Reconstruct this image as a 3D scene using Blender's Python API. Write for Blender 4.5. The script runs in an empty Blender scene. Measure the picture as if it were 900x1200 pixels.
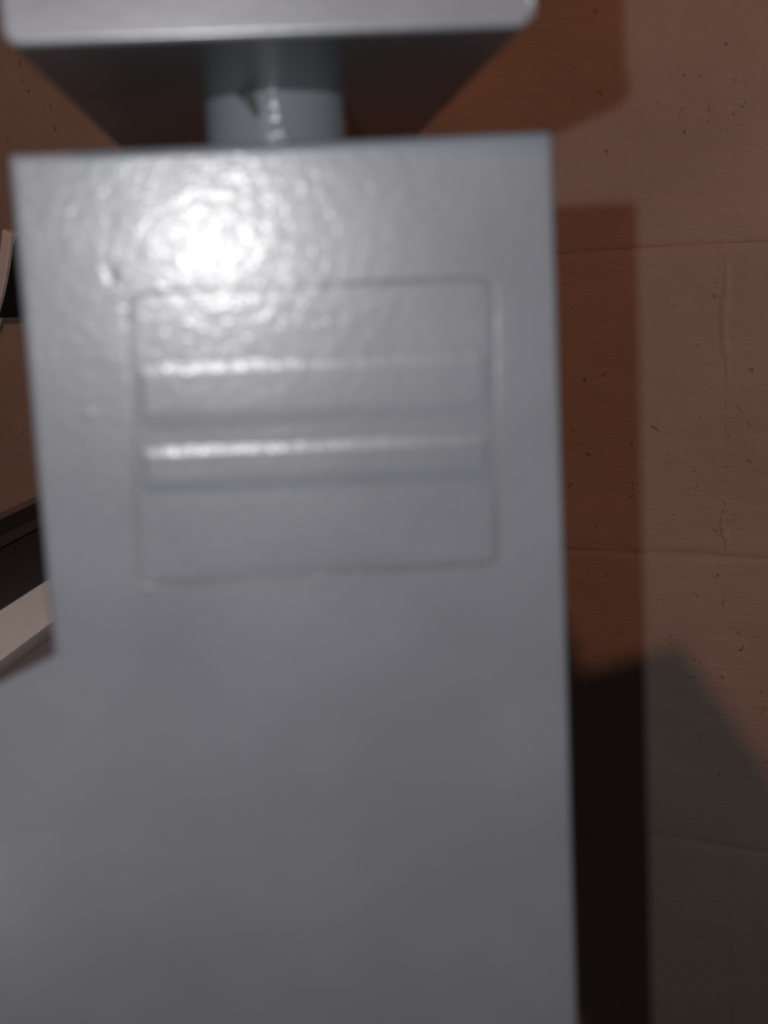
import bpy, bmesh, math, random
import numpy as np
from mathutils import Matrix, Vector

random.seed(7); rng = np.random.default_rng(7)
sc = bpy.context.scene
C = sc.collection
H = 1.0                       # height of the camera above the world origin

# ------------------------------------------------------------------ camera
cam_d = bpy.data.cameras.new('camera'); cam = bpy.data.objects.new('camera', cam_d); C.objects.link(cam)
cam_d.sensor_fit = 'VERTICAL'; cam_d.sensor_height = 36.0; cam_d.sensor_width = 27.0
cam_d.lens = 48.57
cam_d.clip_start = 0.005; cam_d.clip_end = 50
right = Vector((0.99539708, -0.08202853, -0.04955784))
up = Vector((0.06221855, 0.15980373, 0.98518608))
back = Vector((-0.07289384, -0.98373476, 0.16417186))
M = Matrix((right, up, back)).transposed().to_4x4()
M.translation = (0, 0, H)
cam.matrix_world = M
cam_d.dof.use_dof = True
cam_d.dof.focus_distance = 0.93
cam_d.dof.aperture_fstop = 22.0
cam_d.dof.aperture_blades = 0
sc.camera = cam

# ------------------------------------------------------------------ light
world = bpy.data.worlds.new('World'); sc.world = world; world.use_nodes = True
bg = world.node_tree.nodes['Background']
bg.inputs['Color'].default_value = (1.0, 0.80, 0.72, 1); bg.inputs['Strength'].default_value = 0.016

def lamp(name, kind, loc, power, color, radius=0.05, aim=None, size=None):
    d = bpy.data.lights.new(name, kind); o = bpy.data.objects.new(name, d); C.objects.link(o)
    d.energy = power; d.color = color
    if kind == 'AREA': d.shape = 'DISK'; d.size = size
    else: d.shadow_soft_size = radius
    o.location = (loc[0], loc[1], loc[2] + H)
    if aim is not None:
        o.rotation_euler = (Vector(aim) - Vector(loc)).to_track_quat('-Z', 'Y').to_euler()
    return o
fl_o = lamp('phone_flash', 'SPOT', (-0.0140, 0.0, 0.0122), 3.4, (1.0, 0.992, 0.985), radius=0.0012, aim=(0.02, 0.9, 0.05))
fl_o.data.spot_size = math.radians(150); fl_o.data.spot_blend = 1.0
lamp('warm_room_lamp', 'POINT', (-0.242, -0.366, 0.587), 15.0, (1.0, 0.43, 0.255), radius=0.011)
cl = lamp('ceiling_lamp', 'SPOT', (-0.05, 0.50, 1.3), 15.0, (0.92, 0.97, 1.0), aim=(-0.16, 0.72, -0.16), radius=0.05)
cl.data.spot_size = math.radians(26); cl.data.spot_blend = 1.0

vs = sc.view_settings
vs.view_transform = 'Standard'; vs.look = 'None'; vs.gamma = 1.0; vs.use_curve_mapping = False
vs.exposure = 0.0

# ------------------------------------------------------------------ helpers
def tag(o, label=None, cat=None, group=None, kind=None):
    if label: o['label'] = label
    if cat: o['category'] = cat
    if group: o['group'] = group
    if kind: o['kind'] = kind
    return o
def empty(name, loc):
    o = bpy.data.objects.new(name, None); o.empty_display_size = 0.02
    o.location = (loc[0], loc[1], loc[2] + H); C.objects.link(o); return o
def link(name, me, mat, parent=None):
    """meshes are given in camera-height coordinates (z = 0 at the lens)"""
    o = bpy.data.objects.new(name, me); C.objects.link(o)
    me.materials.append(mat)
    if parent is None: o.location = (0, 0, H)
    else:
        o.parent = parent
        p, off = parent, Vector((0, 0, H))
        while p: off -= p.location; p = p.parent
        o.location = off
    return o
def from_bm(name, bm, mat, parent=None, smooth=True, bevel=0.0, seg=3):
    bmesh.ops.recalc_face_normals(bm, faces=bm.faces[:])
    me = bpy.data.meshes.new(name); bm.to_mesh(me); bm.free()
    for p in me.polygons: p.use_smooth = smooth
    o = link(name, me, mat, parent)
    if bevel:
        md = o.modifiers.new('soft_edges', 'BEVEL'); md.width = bevel; md.segments = seg
        md.limit_method = 'NONE'; md.harden_normals = True
    return o
def box_bm(x0, x1, y0, y1, z0, z1):
    bm = bmesh.new(); bmesh.ops.create_cube(bm, size=1.0)
    for v in bm.verts:
        v.co = ((x0 + x1) / 2 + v.co.x * (x1 - x0), (y0 + y1) / 2 + v.co.y * (y1 - y0), (z0 + z1) / 2 + v.co.z * (z1 - z0))
    return bm
def prism_bm(pts, vec):
    bm = bmesh.new()
    a = [bm.verts.new(p) for p in pts]; b = [bm.verts.new(Vector(p) + Vector(vec)) for p in pts]
    bm.faces.new(a); bm.faces.new(b[::-1])
    for i in range(len(pts)):
        j = (i + 1) % len(pts); bm.faces.new((a[j], a[i], b[i], b[j]))
    return bm
def sstep(x): x = np.clip(x, 0, 1); return x * x * (3 - 2 * x)

# ------------------------------------------------------------------ materials
def mat(name):
    m = bpy.data.materials.new(name); m.use_nodes = True
    nt = m.node_tree; b = nt.nodes['Principled BSDF']; return m, nt, b
def node(nt, t, **kw):
    n = nt.nodes.new(t)
    for k, v in kw.items():
        if k in n.inputs: n.inputs[k].default_value = v
        else: setattr(n, k, v)
    return n
def coords(nt, scale=(1, 1, 1)):
    t = node(nt, 'ShaderNodeTexCoord'); m = node(nt, 'ShaderNodeMapping'); m.inputs['Scale'].default_value = scale
    nt.links.new(t.outputs['Object'], m.inputs['Vector']); return m.outputs['Vector']
def math_n(nt, op, a, b=None, clamp=False):
    n = node(nt, 'ShaderNodeMath', operation=op); n.use_clamp = clamp
    for i, v in enumerate((a, b)):
        if v is None: continue
        if isinstance(v, (int, float)): n.inputs[i].default_value = v
        else: nt.links.new(v, n.inputs[i])
    return n.outputs[0]
def ramp(nt, fac, stops):
    r = node(nt, 'ShaderNodeValToRGB'); nt.links.new(fac, r.inputs['Fac'])
    e = r.color_ramp.elements
    while len(e) < len(stops): e.new(0.5)
    for el, (p, c) in zip(e, stops): el.position = p; el.color = (*c, 1) if len(c) == 3 else c
    return r.outputs['Color']

def grey_paint(name, col, peel=1.0, rough=0.36, spec=0.15, coat=0.075):
    m, nt, b = mat(name); L = nt.links.new
    v = coords(nt)
    big = node(nt, 'ShaderNodeTexNoise', Scale=45.0, Detail=4.0); L(v, big.inputs['Vector'])
    c = ramp(nt, big.outputs['Fac'], [(0.3, [x * 0.93 for x in col]), (0.7, [x * 1.06 for x in col])])
    at = node(nt, 'ShaderNodeAttribute', attribute_name='groove_dark')      # base colour darkens along the groove round the plate
    mc = node(nt, 'ShaderNodeMix', data_type='RGBA'); L(math_n(nt, 'MULTIPLY', at.outputs['Fac'], 0.6), mc.inputs[0])
    L(c, mc.inputs[6]); mc.inputs[7].default_value = (0.022, 0.021, 0.024, 1); L(mc.outputs[2], b.inputs['Base Color'])
    n1 = node(nt, 'ShaderNodeTexNoise', Scale=620.0, Detail=2.0, Roughness=0.5); L(v, n1.inputs['Vector'])
    n2 = node(nt, 'ShaderNodeTexNoise', Scale=170.0, Detail=2.0, Roughness=0.5); L(v, n2.inputs['Vector'])
    h = math_n(nt, 'ADD', math_n(nt, 'MULTIPLY', n1.outputs['Fac'], 0.00005 * peel), math_n(nt, 'MULTIPLY', n2.outputs['Fac'], 0.00003 * peel))
    bp = node(nt, 'ShaderNodeBump', Strength=1.0, Distance=1.0); L(h, bp.inputs['Height']); L(bp.outputs['Normal'], b.inputs['Normal'])
    r = math_n(nt, 'ADD', math_n(nt, 'MULTIPLY', big.outputs['Fac'], 0.10), rough - 0.05)
    L(r, b.inputs['Roughness'])
    b.inputs['Specular IOR Level'].default_value = spec
    # thin clear top skin with a finer orange peel: it breaks the glint into beads
    n3 = node(nt, 'ShaderNodeTexNoise', Scale=900.0, Detail=1.0, Roughness=0.4); L(v, n3.inputs['Vector'])
    bp2 = node(nt, 'ShaderNodeBump', Strength=1.0, Distance=0.00009 * peel); L(n3.outputs['Fac'], bp2.inputs['Height'])
    L(bp.outputs['Normal'], bp2.inputs['Normal']); L(bp2.outputs['Normal'], b.inputs['Coat Normal'])
    b.inputs['Coat Weight'].default_value = coat; b.inputs['Coat Roughness'].default_value = 0.17; b.inputs['Coat IOR'].default_value = 1.4
    return m
PAINT = grey_paint('grey_enamel', (0.0600, 0.0655, 0.0755))
PAINT_BLOCK = PAINT

def plain(name, col, rough=0.5, noise=0.0, scale=300.0, bump=0.0, spec=0.5):
    m, nt, b = mat(name); L = nt.links.new
    v = coords(nt); n = node(nt, 'ShaderNodeTexNoise', Scale=scale, Detail=5.0); L(v, n.inputs['Vector'])
    c = ramp(nt, n.outputs['Fac'], [(0.3, [x * (1 - noise) for x in col]), (0.7, [min(1, x * (1 + noise)) for x in col])])
    L(c, b.inputs['Base Color']); b.inputs['Roughness'].default_value = rough; b.inputs['Specular IOR Level'].default_value = spec
    if bump:
        bp = node(nt, 'ShaderNodeBump', Strength=1.0, Distance=bump); L(n.outputs['Fac'], bp.inputs['Height']); L(bp.outputs['Normal'], b.inputs['Normal'])
    return m
BLACK = plain('black_plastic', (0.011, 0.011, 0.014), 0.55, 0.25, 400, 0.0001, spec=0.25)
BEIGE = plain('beige_laminate', (0.56, 0.56, 0.55), 0.55, 0.10, 500)
TAN = plain('tan_edge', (0.22, 0.17, 0.12), 0.6, 0.15, 300)
BROWNSTRIP = plain('brown_strip', (0.055, 0.040, 0.036), 0.5, 0.15, 300)
PALE = plain('pale_grey_plastic', (0.82, 0.86, 0.88), 0.5, 0.06, 200)
CHIP = plain('bare_dark_metal', (0.008, 0.008, 0.010), 0.8, 0.4, 900)

def wall_paint():
    m, nt, b = mat('brown_wall_paint'); L = nt.links.new
    v = coords(nt)
    big = node(nt, 'ShaderNodeTexNoise', Scale=9.0, Detail=5.0, Roughness=0.6); L(v, big.inputs['Vector'])
    c = ramp(nt, big.outputs['Fac'], [(0.25, (0.340, 0.266, 0.228)), (0.75, (0.415, 0.332, 0.290))])
    L(c, b.inputs['Base Color'])
    # fine roller stipple, stretched along the courses
    vh = coords(nt, (1.0, 1.0, 2.6))
    f1 = node(nt, 'ShaderNodeTexNoise', Scale=190.0, Detail=4.0, Roughness=0.55); L(vh, f1.inputs['Vector'])
    f2 = node(nt, 'ShaderNodeTexNoise', Scale=27.0, Detail=4.0); L(vh, f2.inputs['Vector'])
    # sparse pits: small cells gated by a broad noise so that they come in clusters
    warp = node(nt, 'ShaderNodeTexNoise', Scale=260.0, Detail=2.0); L(v, warp.inputs['Vector'])
    mx = node(nt, 'ShaderNodeMix', data_type='VECTOR'); mx.inputs[0].default_value = 0.0022
    L(v, mx.inputs[4]); L(warp.outputs['Color'], mx.inputs[5])
    vo = node(nt, 'ShaderNodeTexVoronoi', Scale=62.0); vo.feature = 'F1'; L(mx.outputs[1], vo.inputs['Vector'])
    sep = node(nt, 'ShaderNodeSeparateColor'); L(vo.outputs['Color'], sep.inputs[0])
    gate = math_n(nt, 'GREATER_THAN', sep.outputs[0], 0.62)
    clus = node(nt, 'ShaderNodeTexNoise', Scale=14.0, Detail=1.0); L(v, clus.inputs['Vector'])
    g2 = math_n(nt, 'GREATER_THAN', clus.outputs['Fac'], 0.46)
    rad = math_n(nt, 'ADD', math_n(nt, 'MULTIPLY', sep.outputs[1], 0.12), 0.06)
    pit = math_n(nt, 'SUBTRACT', 1.0, math_n(nt, 'DIVIDE', vo.outputs['Distance'], rad), True)
    pit = math_n(nt, 'MULTIPLY', math_n(nt, 'MULTIPLY', pit, gate), g2)
    h = math_n(nt, 'ADD', math_n(nt, 'MULTIPLY', f1.outputs['Fac'], 0.0005), math_n(nt, 'MULTIPLY', f2.outputs['Fac'], 0.0013))
    h = math_n(nt, 'SUBTRACT', h, math_n(nt, 'MULTIPLY', pit, 0.0014))
    # ragged crumbled spots where the block's grain breaks through the paint
    rg = node(nt, 'ShaderNodeTexNoise', Scale=105.0, Detail=3.0, Roughness=0.65, Distortion=0.6); L(v, rg.inputs['Vector'])
    rgm = math_n(nt, 'MULTIPLY', math_n(nt, 'SUBTRACT', rg.outputs['Fac'], 0.665, True), 9.0, True)
    cl2 = node(nt, 'ShaderNodeTexNoise', Scale=7.0, Detail=2.0); L(v, cl2.inputs['Vector'])
    rgm = math_n(nt, 'MULTIPLY', rgm, math_n(nt, 'MULTIPLY', math_n(nt, 'SUBTRACT', cl2.outputs['Fac'], 0.44, True), 8.0, True))
    h = math_n(nt, 'SUBTRACT', h, math_n(nt, 'MULTIPLY', rgm, 0.0015))
    bp = node(nt, 'ShaderNodeBump', Strength=1.0, Distance=1.0); L(h, bp.inputs['Height']); L(bp.outputs['Normal'], b.inputs['Normal'])
    b.inputs['Roughness'].default_value = 0.5; b.inputs['Specular IOR Level'].default_value = 0.3
    return m
WALL = wall_paint()

# ------------------------------------------------------------------ block wall
YAW = math.radians(32); K = 0.8967
N = Vector((math.sin(YAW), math.cos(YAW), 0)); T = Vector((math.cos(YAW), -math.sin(YAW), 0))
def wp(s, z, out=0.0): return N * (K - out) + T * s + Vector((0, 0, z))
wall = empty('block_wall', tuple(wp(-0.4, -1.0)))
tag(wall, 'brown painted concrete block wall behind the grey column', 'wall')
PITCH_Z = 0.2032; PITCH_S = 0.4064; Z_J = 0.0124; S_J = -0.2178; GAP = 0.0016
def uneven_block(s0, s1, z0, z1):
    """block face as a grid: soft arrises that waver like thickly painted masonry"""
    ns, nz = 41, 21
    s = np.linspace(0, 1, ns); z = np.linspace(0, 1, nz)
    def dense(t): return 0.5 - 0.5 * np.cos(np.pi * t)          # finer towards the arrises
    s = s0 + (s1 - s0) * dense(dense(s)); z = z0 + (z1 - z0) * dense(dense(z))
    S, Z = np.meshgrid(s, z)
    ph = rng.uniform(0, 6.28, 6)
    es = np.minimum(S - s0, s1 - S); ez = np.minimum(Z - z0, z1 - Z)
    wob = 0.0010 * np.sin(S * 61 + ph[0]) + 0.0007 * np.sin(S * 143 + ph[1]) + 0.0010 * np.sin(Z * 77 + ph[2]) + 0.0006 * np.sin(Z * 190 + ph[3])
    r = 0.0055 + wob * 1.6
    q = lambda e: np.where(e < r, 1 - np.sqrt(np.clip(1 - (1 - e / r) ** 2, 0, 1)), 0)
    jd = 0.0005 + 0.0011 * sstep(0.5 + 0.5 * np.sin(S * 37 + ph[1]) * np.sin(S * 11 + ph[2]) + 0.2 * np.sin(S * 120 + ph[0]))
    d = np.maximum(q(es) * 0.0001, q(ez) * jd)
    O = 0.0004 * np.sin(S * 23 + ph[4]) * np.sin(Z * 31 + ph[5]) - d
    V = [tuple(wp(a, b, o)) for a, b, o in zip(S.ravel(), Z.ravel(), O.ravel())]
    F = [(j * ns + i, j * ns + i + 1, (j + 1) * ns + i + 1, (j + 1) * ns + i) for j in range(nz - 1) for i in range(ns - 1)]
    # sides of the block down into the joint
    rim = [i for i in range(ns)] + [j * ns + ns - 1 for j in range(1, nz)] + [(nz - 1) * ns + i for i in range(ns - 2, -1, -1)] + [j * ns for j in range(nz - 2, 0, -1)]
    n0 = len(V); V += [tuple(Vector(V[i]) + N * 0.03) for i in rim]
    m = len(rim); F += [(rim[i], n0 + i, n0 + (i + 1) % m, rim[(i + 1) % m]) for i in range(m)]
    me = bpy.data.meshes.new('concrete_block'); me.from_pydata(V, [], F)
    for p in me.polygons: p.use_smooth = True
    return me
for row in range(-4, 4):
    z1 = Z_J + row * PITCH_Z; z0 = z1 - PITCH_Z
    off = S_J if row % 2 == 0 else S_J + PITCH_S / 2
    for col in range(-3, 2):
        s0 = off + col * PITCH_S
        if s0 > 0.35 or s0 + PITCH_S < -1.15: continue
        link('concrete_block', uneven_block(s0 + 0.0002, s0 + PITCH_S - 0.0002, z0 + GAP / 2, z1 - GAP / 2), WALL, wall)
bm = prism_bm([wp(-1.3, -0.85, -0.0009), wp(0.7, -0.85, -0.0009), wp(0.7, 0.66, -0.0009), wp(-1.3, 0.66, -0.0009)], N * 0.05)
from_bm('mortar', bm, WALL, wall, smooth=False)

# thick paint sagging out of the upright joint (two beads, as in the photograph)
def bead(name, s, z0, z1, w, t):
    n = 26; V = []; F = []; m = 9
    for j in range(n):
        u = j / (n - 1); z = z0 + (z1 - z0) * u
        env = math.sin(math.pi * min(1, max(0, u))) ** 0.45
        ww = w * env * (0.85 + 0.12 * math.sin(j * 0.9)); cs = s + 0.0012 * math.sin(j * 0.35) 
        for i in range(m):
            a = math.pi * i / (m - 1)
            x_ = -math.cos(a); V.append(tuple(wp(cs + ww * x_, z, t * env * (1 + 0.3 * math.sin(j * 1.7)) * math.exp(-(2.2 * x_) ** 2) - 0.0003)))
    for j in range(n - 1):
        for i in range(m - 1): F.append((j * m + i, j * m + i + 1, (j + 1) * m + i + 1, (j + 1) * m + i))
    me = bpy.data.meshes.new(name); me.from_pydata(V, [], F)
    for p in me.polygons: p.use_smooth = True
    return link(name, me, WALL, wall)
bead('paint_bead', S_J + 0.001, -0.085, 0.004, 0.008, 0.0016)
bead('paint_bead', S_J - 0.001, -0.190, -0.150, 0.005, 0.0016)

# ------------------------------------------------------------------ the grey machine: column, post, head
FY = 0.185
XL, XR, ZT = -0.0323, 0.0386, 0.0186
machine = empty('machine_column', (0.003, 0.22, -0.40))
tag(machine, 'grey enamelled square steel column carrying a short round post and wide head block', 'machine')

PX0, PX1, PZ0, PZ1, PR = -0.0187, 0.0300, -0.0388, -0.0003, 0.0024
def sd_plate(X, Z):
    X = X - 0.031 * Z                                          # the plate sits a little skewed
    cx, cz = (PX0 + PX1) / 2, (PZ0 + PZ1) / 2
    R = np.where(Z > cz, PR, 0.0013)                           # squarer lower corners
    qx = np.abs(X - cx) - ((PX1 - PX0) / 2 - R); qz = np.abs(Z - cz) - ((PZ1 - PZ0) / 2 - R)
    return np.hypot(np.maximum(qx, 0), np.maximum(qz, 0)) + np.minimum(np.maximum(qx, qz), 0) - R
def wob_noise(X, Z, amp, k, n=5):
    out = np.zeros_like(X)
    for _ in range(n):
        a, ph = rng.uniform(0, 6.28, 2); kk = k * rng.uniform(0.6, 1.6)
        out += np.sin((X * math.cos(a) + Z * math.sin(a)) * kk + ph)
    return out * amp / n
SPECKS = [(-0.0246, -0.0152, 6e-5, 5e-4), (-0.0233, -0.0287, 6e-5, 5e-4), (0.0044, -0.0398, 0.8e-4, 6e-4), (0.0100, -0.0396, 0.7e-4, 6e-4),
          (-0.0203, 0.0024, -1.2e-4, 6e-4), (-0.0187, -0.0394, 1.2e-4, 7e-4)]
def build_column():
    nx = 236
    zt = np.concatenate([ZT - np.linspace(0, 0.0016, 9), np.linspace(ZT - 0.0020, -0.048, 230), np.linspace(-0.0484, -0.062, 46), np.linspace(-0.0625, -0.14, 90), np.linspace(-0.145, -0.40, 20)])
    e = 0.0010
    tt = np.concatenate([np.linspace(0, e, 7)[:-1] / (XR - XL), np.linspace(e / (XR - XL), 1 - e / (XR - XL), nx - 12), 1 - np.linspace(e, 0, 7)[1:] / (XR - XL)])
    rows = []
    wig = None
    Zg = np.repeat(zt[:, None], nx, 1)
    # left limit: from z = -48 mm down the column swells out to the left
    fl = np.clip((-0.0478 - zt) * 2.3, 0, 0.062)
    xl = XL - fl
    Xg = xl[:, None] + tt[None, :] * (XR - xl)[:, None]
    Y = np.full_like(Xg, FY)
    # rounded arrises at the sides and at the top
    er = np.clip(XR - Xg, 0, e); Y += e - np.sqrt(np.clip(e * e - (e - er) ** 2, 0, None))
    el = np.clip(Xg - xl[:, None], 0, e); Y += e - np.sqrt(np.clip(e * e - (e - el) ** 2, 0, None))
    rt = 0.0013; et = np.clip(ZT - Zg, 0, rt); Y += rt - np.sqrt(np.clip(rt * rt - (rt - et) ** 2, 0, None))
    # swelling towards the viewer in the lower left
    Y -= sstep((-0.0465 - Zg) / 0.060) * np.minimum(3.0 * np.clip(0.005 - Xg, 0, None) ** 2, 0.03)
    # groove round the painted-over plate, weakening in places
    sd = sd_plate(Xg, Zg)
    g = np.exp(-(sd / 0.00038) ** 2) * (0.75 + wob_noise(Xg, Zg, 0.9, 190))
    Y += 0.00008 * np.clip(g, 0, 1.6)
    # slow waviness of hand-brushed enamel
    Y += wob_noise(Xg, Zg, 0.00005, 260, 7)
    for sx, sz, hgt, rad in SPECKS:
        Y -= hgt * np.exp(-((Xg - sx) ** 2 + (Zg - sz) ** 2) / rad ** 2)
    nz = len(zt); BY = FY + 0.071
    V = np.stack([Xg, Y, Zg], -1)
    ring = np.zeros((nz, nx + 2, 3)); ring[:, :nx] = V
    ring[:, nx] = np.stack([np.full(nz, XR), np.full(nz, BY), zt], -1)
    ring[:, nx + 1] = np.stack([np.full(nz, XL), np.full(nz, BY), zt], -1)
    m = nx + 2
    F = [(j * m + i, j * m + (i + 1) % m, (j + 1) * m + (i + 1) % m, (j + 1) * m + i) for j in range(nz - 1) for i in range(m)]
    F.append(tuple(range(m))[::-1]); F.append(tuple((nz - 1) * m + i for i in range(m)))
    groove_dark = np.zeros((nz, m)); groove_dark[:, :nx] = np.exp(-((sd - 0.0001) / 0.00034) ** 2) * np.clip(0.55 + wob_noise(Xg, Zg, 1.3, 230, 6), 0, 1)
    me = bpy.data.meshes.new('column'); me.from_pydata([tuple(v) for v in ring.reshape(-1, 3)], [], F)
    bm = bmesh.new(); bm.from_mesh(me); bmesh.ops.recalc_face_normals(bm, faces=bm.faces[:]); bm.to_mesh(me); bm.free()
    for p in me.polygons: p.use_smooth = True
    me.attributes.new('groove_dark', 'FLOAT', 'POINT').data.foreach_set('value', groove_dark.astype(np.float32).ravel())
    me.set_sharp_from_angle(angle=math.radians(40))
    return link('column', me, PAINT, machine)
column = build_column()

def build_plate():
    nx, nz = 200, 170
    m = 0.00025
    xs = np.linspace(PX0 - 0.0014, PX1, nx); zs = np.linspace(PZ1 - m, PZ0 + m, nz)
    X, Z = np.meshgrid(xs, zs)
    sd = sd_plate(X, Z)
    h = 0.00005 * sstep(-sd / 0.0010) * (0.6 + wob_noise(X, Z, 1.2, 120, 5)) - 0.00035 * sstep((sd + 0.0002) / 0.0006)
    # two embossed bands, stepped as in the photograph (z falls away from the top)
    tilt = (X - PX0) * 0.018
    prof = np.zeros_like(X); zz = Z + tilt
    inside = sstep((-sd - 0.0008) / 0.0012)
    lin = lambda t: np.where(t < 0.2, 1.5625 * np.clip(t, 0, 1) ** 2 * 1.6, np.clip(t, 0, 1))
    prof += 0.000105 * sstep(lin((-0.0092 - zz) / 0.0012))                        # step out
    prof -= 0.00011 * sstep((-0.0152 - zz) / 0.0034)                              # eases back in
    prof += 0.00019 * sstep(lin((-0.0201 - zz) / 0.0014))                         # step out
    prof -= 0.00015 * sstep((-0.0243 - zz) / 0.0026)                              # eases back in
    h += prof * inside
    h += wob_noise(X, Z, 0.00004, 300, 7)
    Y = FY - h + 0.00003
    V = np.stack([X, Y, Z], -1).reshape(-1, 3)
    keep = (sd < 0.00045)
    F = []
    for j in range(nz - 1):
        for i in range(nx - 1):
            if keep[j, i] and keep[j, i + 1] and keep[j + 1, i] and keep[j + 1, i + 1]:
                F.append((j * nx + i, j * nx + i + 1, (j + 1) * nx + i + 1, (j + 1) * nx + i))
    me = bpy.data.meshes.new('label_plate'); me.from_pydata([tuple(v) for v in V], [], F)
    bm = bmesh.new(); bm.from_mesh(me); bmesh.ops.delete(bm, geom=[v for v in bm.verts if not v.link_faces], context='VERTS')
    for f in bm.faces: f.normal_flip() if f.normal.y > 0 else None
    bm.to_mesh(me); bm.free()
    for p in me.polygons: p.use_smooth = True
    o = link('label_plate', me, PAINT, machine)
    tag(o, 'blank rounded plate painted over in grey with two raised bands')
    return o
build_plate()

# post between column and head, with lumps of weld on its front
def build_post():
    cx, cy, r = 0.0028, 0.2300, 0.0113; z0, z1 = ZT - 0.004, 0.0312
    na, nz = 96, 50; V = []; F = []
    lumps = [(0.02, 0.0262, 3.5e-4, 6e-4), (0.05, 0.0240, 5.0e-4, 7e-4), (0.11, 0.0222, 5.5e-4, 7e-4), (-0.02, 0.0280, 3.0e-4, 7e-4)]
    for j in range(nz):
        z = z0 + (z1 - z0) * j / (nz - 1)
        for i in range(na):
            a = 2 * math.pi * i / na
            ang = a - 2 * math.pi if a > math.pi else a
            rr = r
            for la, lz, lh, lr in lumps: rr += lh * math.exp(-(((ang - la) * r) ** 2 + (z - lz) ** 2) / lr ** 2)
            V.append((cx + rr * math.sin(ang), cy - rr * math.cos(ang), z))
    for j in range(nz - 1):
        for i in range(na): F.append((j * na + i, j * na + (i + 1) % na, (j + 1) * na + (i + 1) % na, (j + 1) * na + i))
    F.append(tuple(range(na))[::-1]); F.append(tuple((nz - 1) * na + i for i in range(na)))
    me = bpy.data.meshes.new('post'); me.from_pydata(V, [], F)
    for p in me.polygons: p.use_smooth = len(p.vertices) == 4
    post = link('post', me, PAINT_POST, machine)
    # dark crack where the paint has split beside the joint
    path = [(-0.52, 0.0301, 0.0010), (-0.42, 0.0297, 0.0013), (-0.34, 0.0285, 0.0009), (-0.29, 0.0272, 0.0007), (-0.25, 0.0258, 0.0004)]
    V = []; F = []
    for a, z, w in path:
        for da, dr in ((-w / r, 0.00000), (-w / r * .4, 0.00012), (w / r * .4, 0.00012), (w / r, 0.00000)):
            rr = r + dr + 0.00002
            V.append((cx + rr * math.sin(a + da), cy - rr * math.cos(a + da), z + da * r * 0.5))
    for k in range(len(path) - 1):
        for i in range(3): F.append((k * 4 + i, k * 4 + i + 1, k * 4 + i + 5, k * 4 + i + 4))
    me = bpy.data.meshes.new('paint_crack'); me.from_pydata(V, [], F)
    link('paint_crack', me, CHIP, post)
PAINT_POST = grey_paint('grey_enamel_post', (0.070, 0.076, 0.088), peel=0.35, rough=0.25, spec=0.17, coat=0.0)
build_post()

PAINT_HEAD = grey_paint('grey_enamel_head', (0.055, 0.058, 0.066), peel=0.6, rough=0.31, spec=0.32, coat=0.10)
hp = []  # head outline; unseen upper height invented so its shadow peaks on the wall
for cx_, cz_, a0 in ((0.0337 - .0020, 0.0294 + .0020, -90), (0.0337 - .0020, 0.130 - .0020, 0), (-0.0293 + .0020, 0.130 - .0026, 90), (-0.0293 + .0020, 0.0294 + .0020, 180)):
    rr = 0.0020 if cx_ > 0 else 0.0020
    for k in range(7):
        a = math.radians(a0 + 15 * k); hp.append((cx_ + rr * math.cos(a), 0.1715, cz_ + rr * math.sin(a)))
o = from_bm('head_block', prism_bm(hp, (0, 0.1485, 0)), PAINT_HEAD, machine, bevel=0.0007, seg=3)
o.modifiers['soft_edges'].limit_method = 'ANGLE'; o.modifiers['soft_edges'].angle_limit = math.radians(50)

head = o
# lump added on the lower right corner of the head to catch a glint
bm = bmesh.new(); bmesh.ops.create_icosphere(bm, subdivisions=3, radius=1.0)
for v in bm.verts:
    w = 1 + 0.18 * math.sin(v.co.z * 4 + v.co.x * 2)
    v.co = (0.0334 + v.co.x * 0.0007 * w - v.co.z * 0.0002, 0.1722 + v.co.y * 0.0007 * w, 0.0326 + v.co.z * 0.0022)
from_bm('glint_lump', bm, PAINT_POST, head)
from_bm('shadow_rib', prism_bm([(-0.010, 0.292, 0.1295), (-0.0195, 0.292, 0.160), (-0.0270, 0.292, 0.179), (-0.0288, 0.292, 0.179), (-0.0288, 0.292, 0.1295)], (0, 0.016, 0)), PAINT_HEAD, head, bevel=0.0006, seg=2)  # unseen piece added on top of the head to notch the wall shadow

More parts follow.
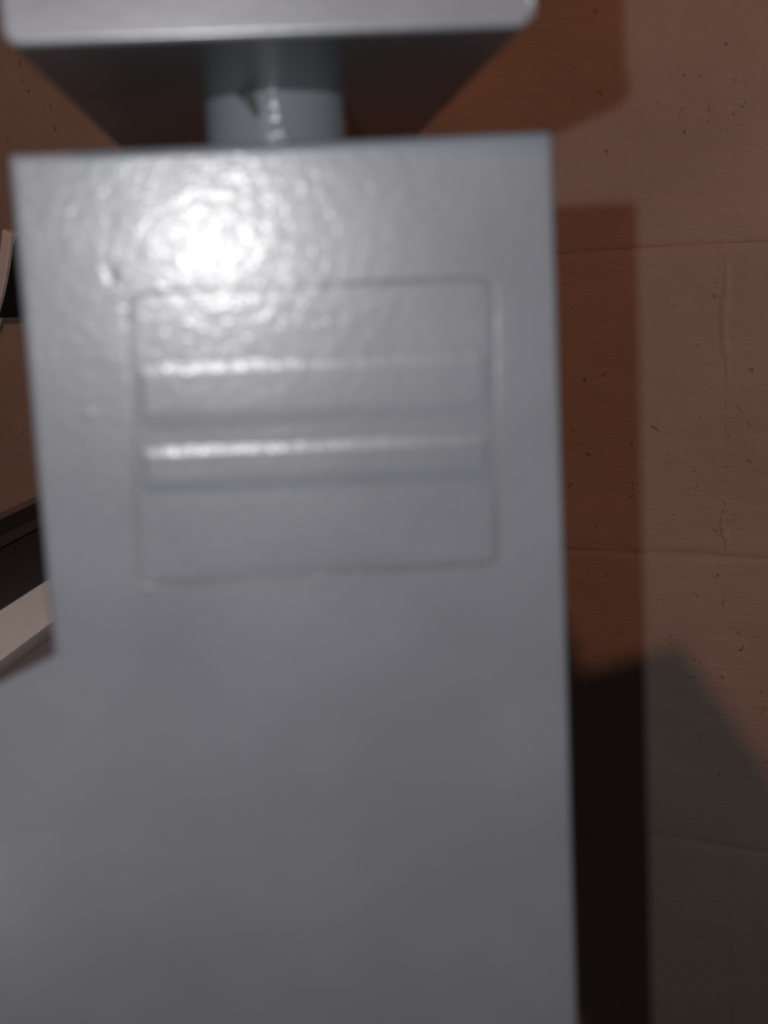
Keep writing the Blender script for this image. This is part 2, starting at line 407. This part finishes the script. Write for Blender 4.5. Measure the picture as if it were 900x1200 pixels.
# ------------------------------------------------------------------ bench and case to the left
bench = empty('bench_board', (-0.15, 0.72, -0.20))
tag(bench, 'pale beige bench board with tan edge left of the column', 'bench')
yb0, yb1 = 0.30, 1.00
TURN = Matrix.Rotation(math.radians(-10.2), 3, 'Z')            # the bench runs slightly off the column's own axis
def slab(x0, x1, z0, z1):
    bm = box_bm(x0, x1, yb0, yb1, z0, z1)
    for v in bm.verts: v.co = TURN @ v.co
    return bm
from_bm('board', slab(-0.285, -0.2205, -0.1535, -0.1475), BEIGE, bench, bevel=0.0008, seg=2)
from_bm('board_edge', slab(-0.283, -0.2213, -0.1780, -0.1537), TAN, bench, bevel=0.0006, seg=2)
case = empty('black_case', (-0.15, 0.70, -0.1475))
tag(case, 'long black case with a brown groove lying on the beige bench', 'case')
from_bm('case_body', slab(-0.263, -0.2544, -0.1473, -0.1192), BLACK, case, bevel=0.0010, seg=2)
from_bm('groove_strip', slab(-0.262, -0.2558, -0.1190, -0.1132), BROWNSTRIP, case, bevel=0.0004, seg=1)
from_bm('lid', slab(-0.263, -0.2544, -0.1130, -0.1060), BLACK, case, bevel=0.0006, seg=2)
from_bm('lid_trim', slab(-0.2625, -0.2551, -0.1058, -0.1045), BROWNSTRIP, case, bevel=0.0003, seg=1)

# clip on the wall, just showing at the left edge
clip = empty('wall_clip', tuple(wp(-0.82, -0.0137)))
tag(clip, 'black wedge bracket with a pale slanting strap on the wall at far left', 'bracket')
from_bm('wedge', prism_bm([wp(-0.832, -0.0137, 0.001), wp(-0.790, -0.0137, 0.001), wp(-0.790, 0.052, 0.001), wp(-0.805, 0.033, 0.001)], -N * 0.012), BLACK, clip, bevel=0.0008, seg=2)
a, b_ = Vector(wp(-0.842, -0.040, 0.006)), Vector(wp(-0.797, 0.056, 0.006)); side = (b_ - a).normalized().cross(N) * 0.0052
L_, R_ = [], []
for k in range(9):
    u = k / 8; p_ = a.lerp(b_, u) - side * (1.1 * math.sin(math.pi * u)); L_.append(p_ - side); R_.append(p_ + side)
from_bm('strap', prism_bm(L_ + R_[::-1], -N * 0.011), PALE, clip, bevel=0.0012, seg=2)
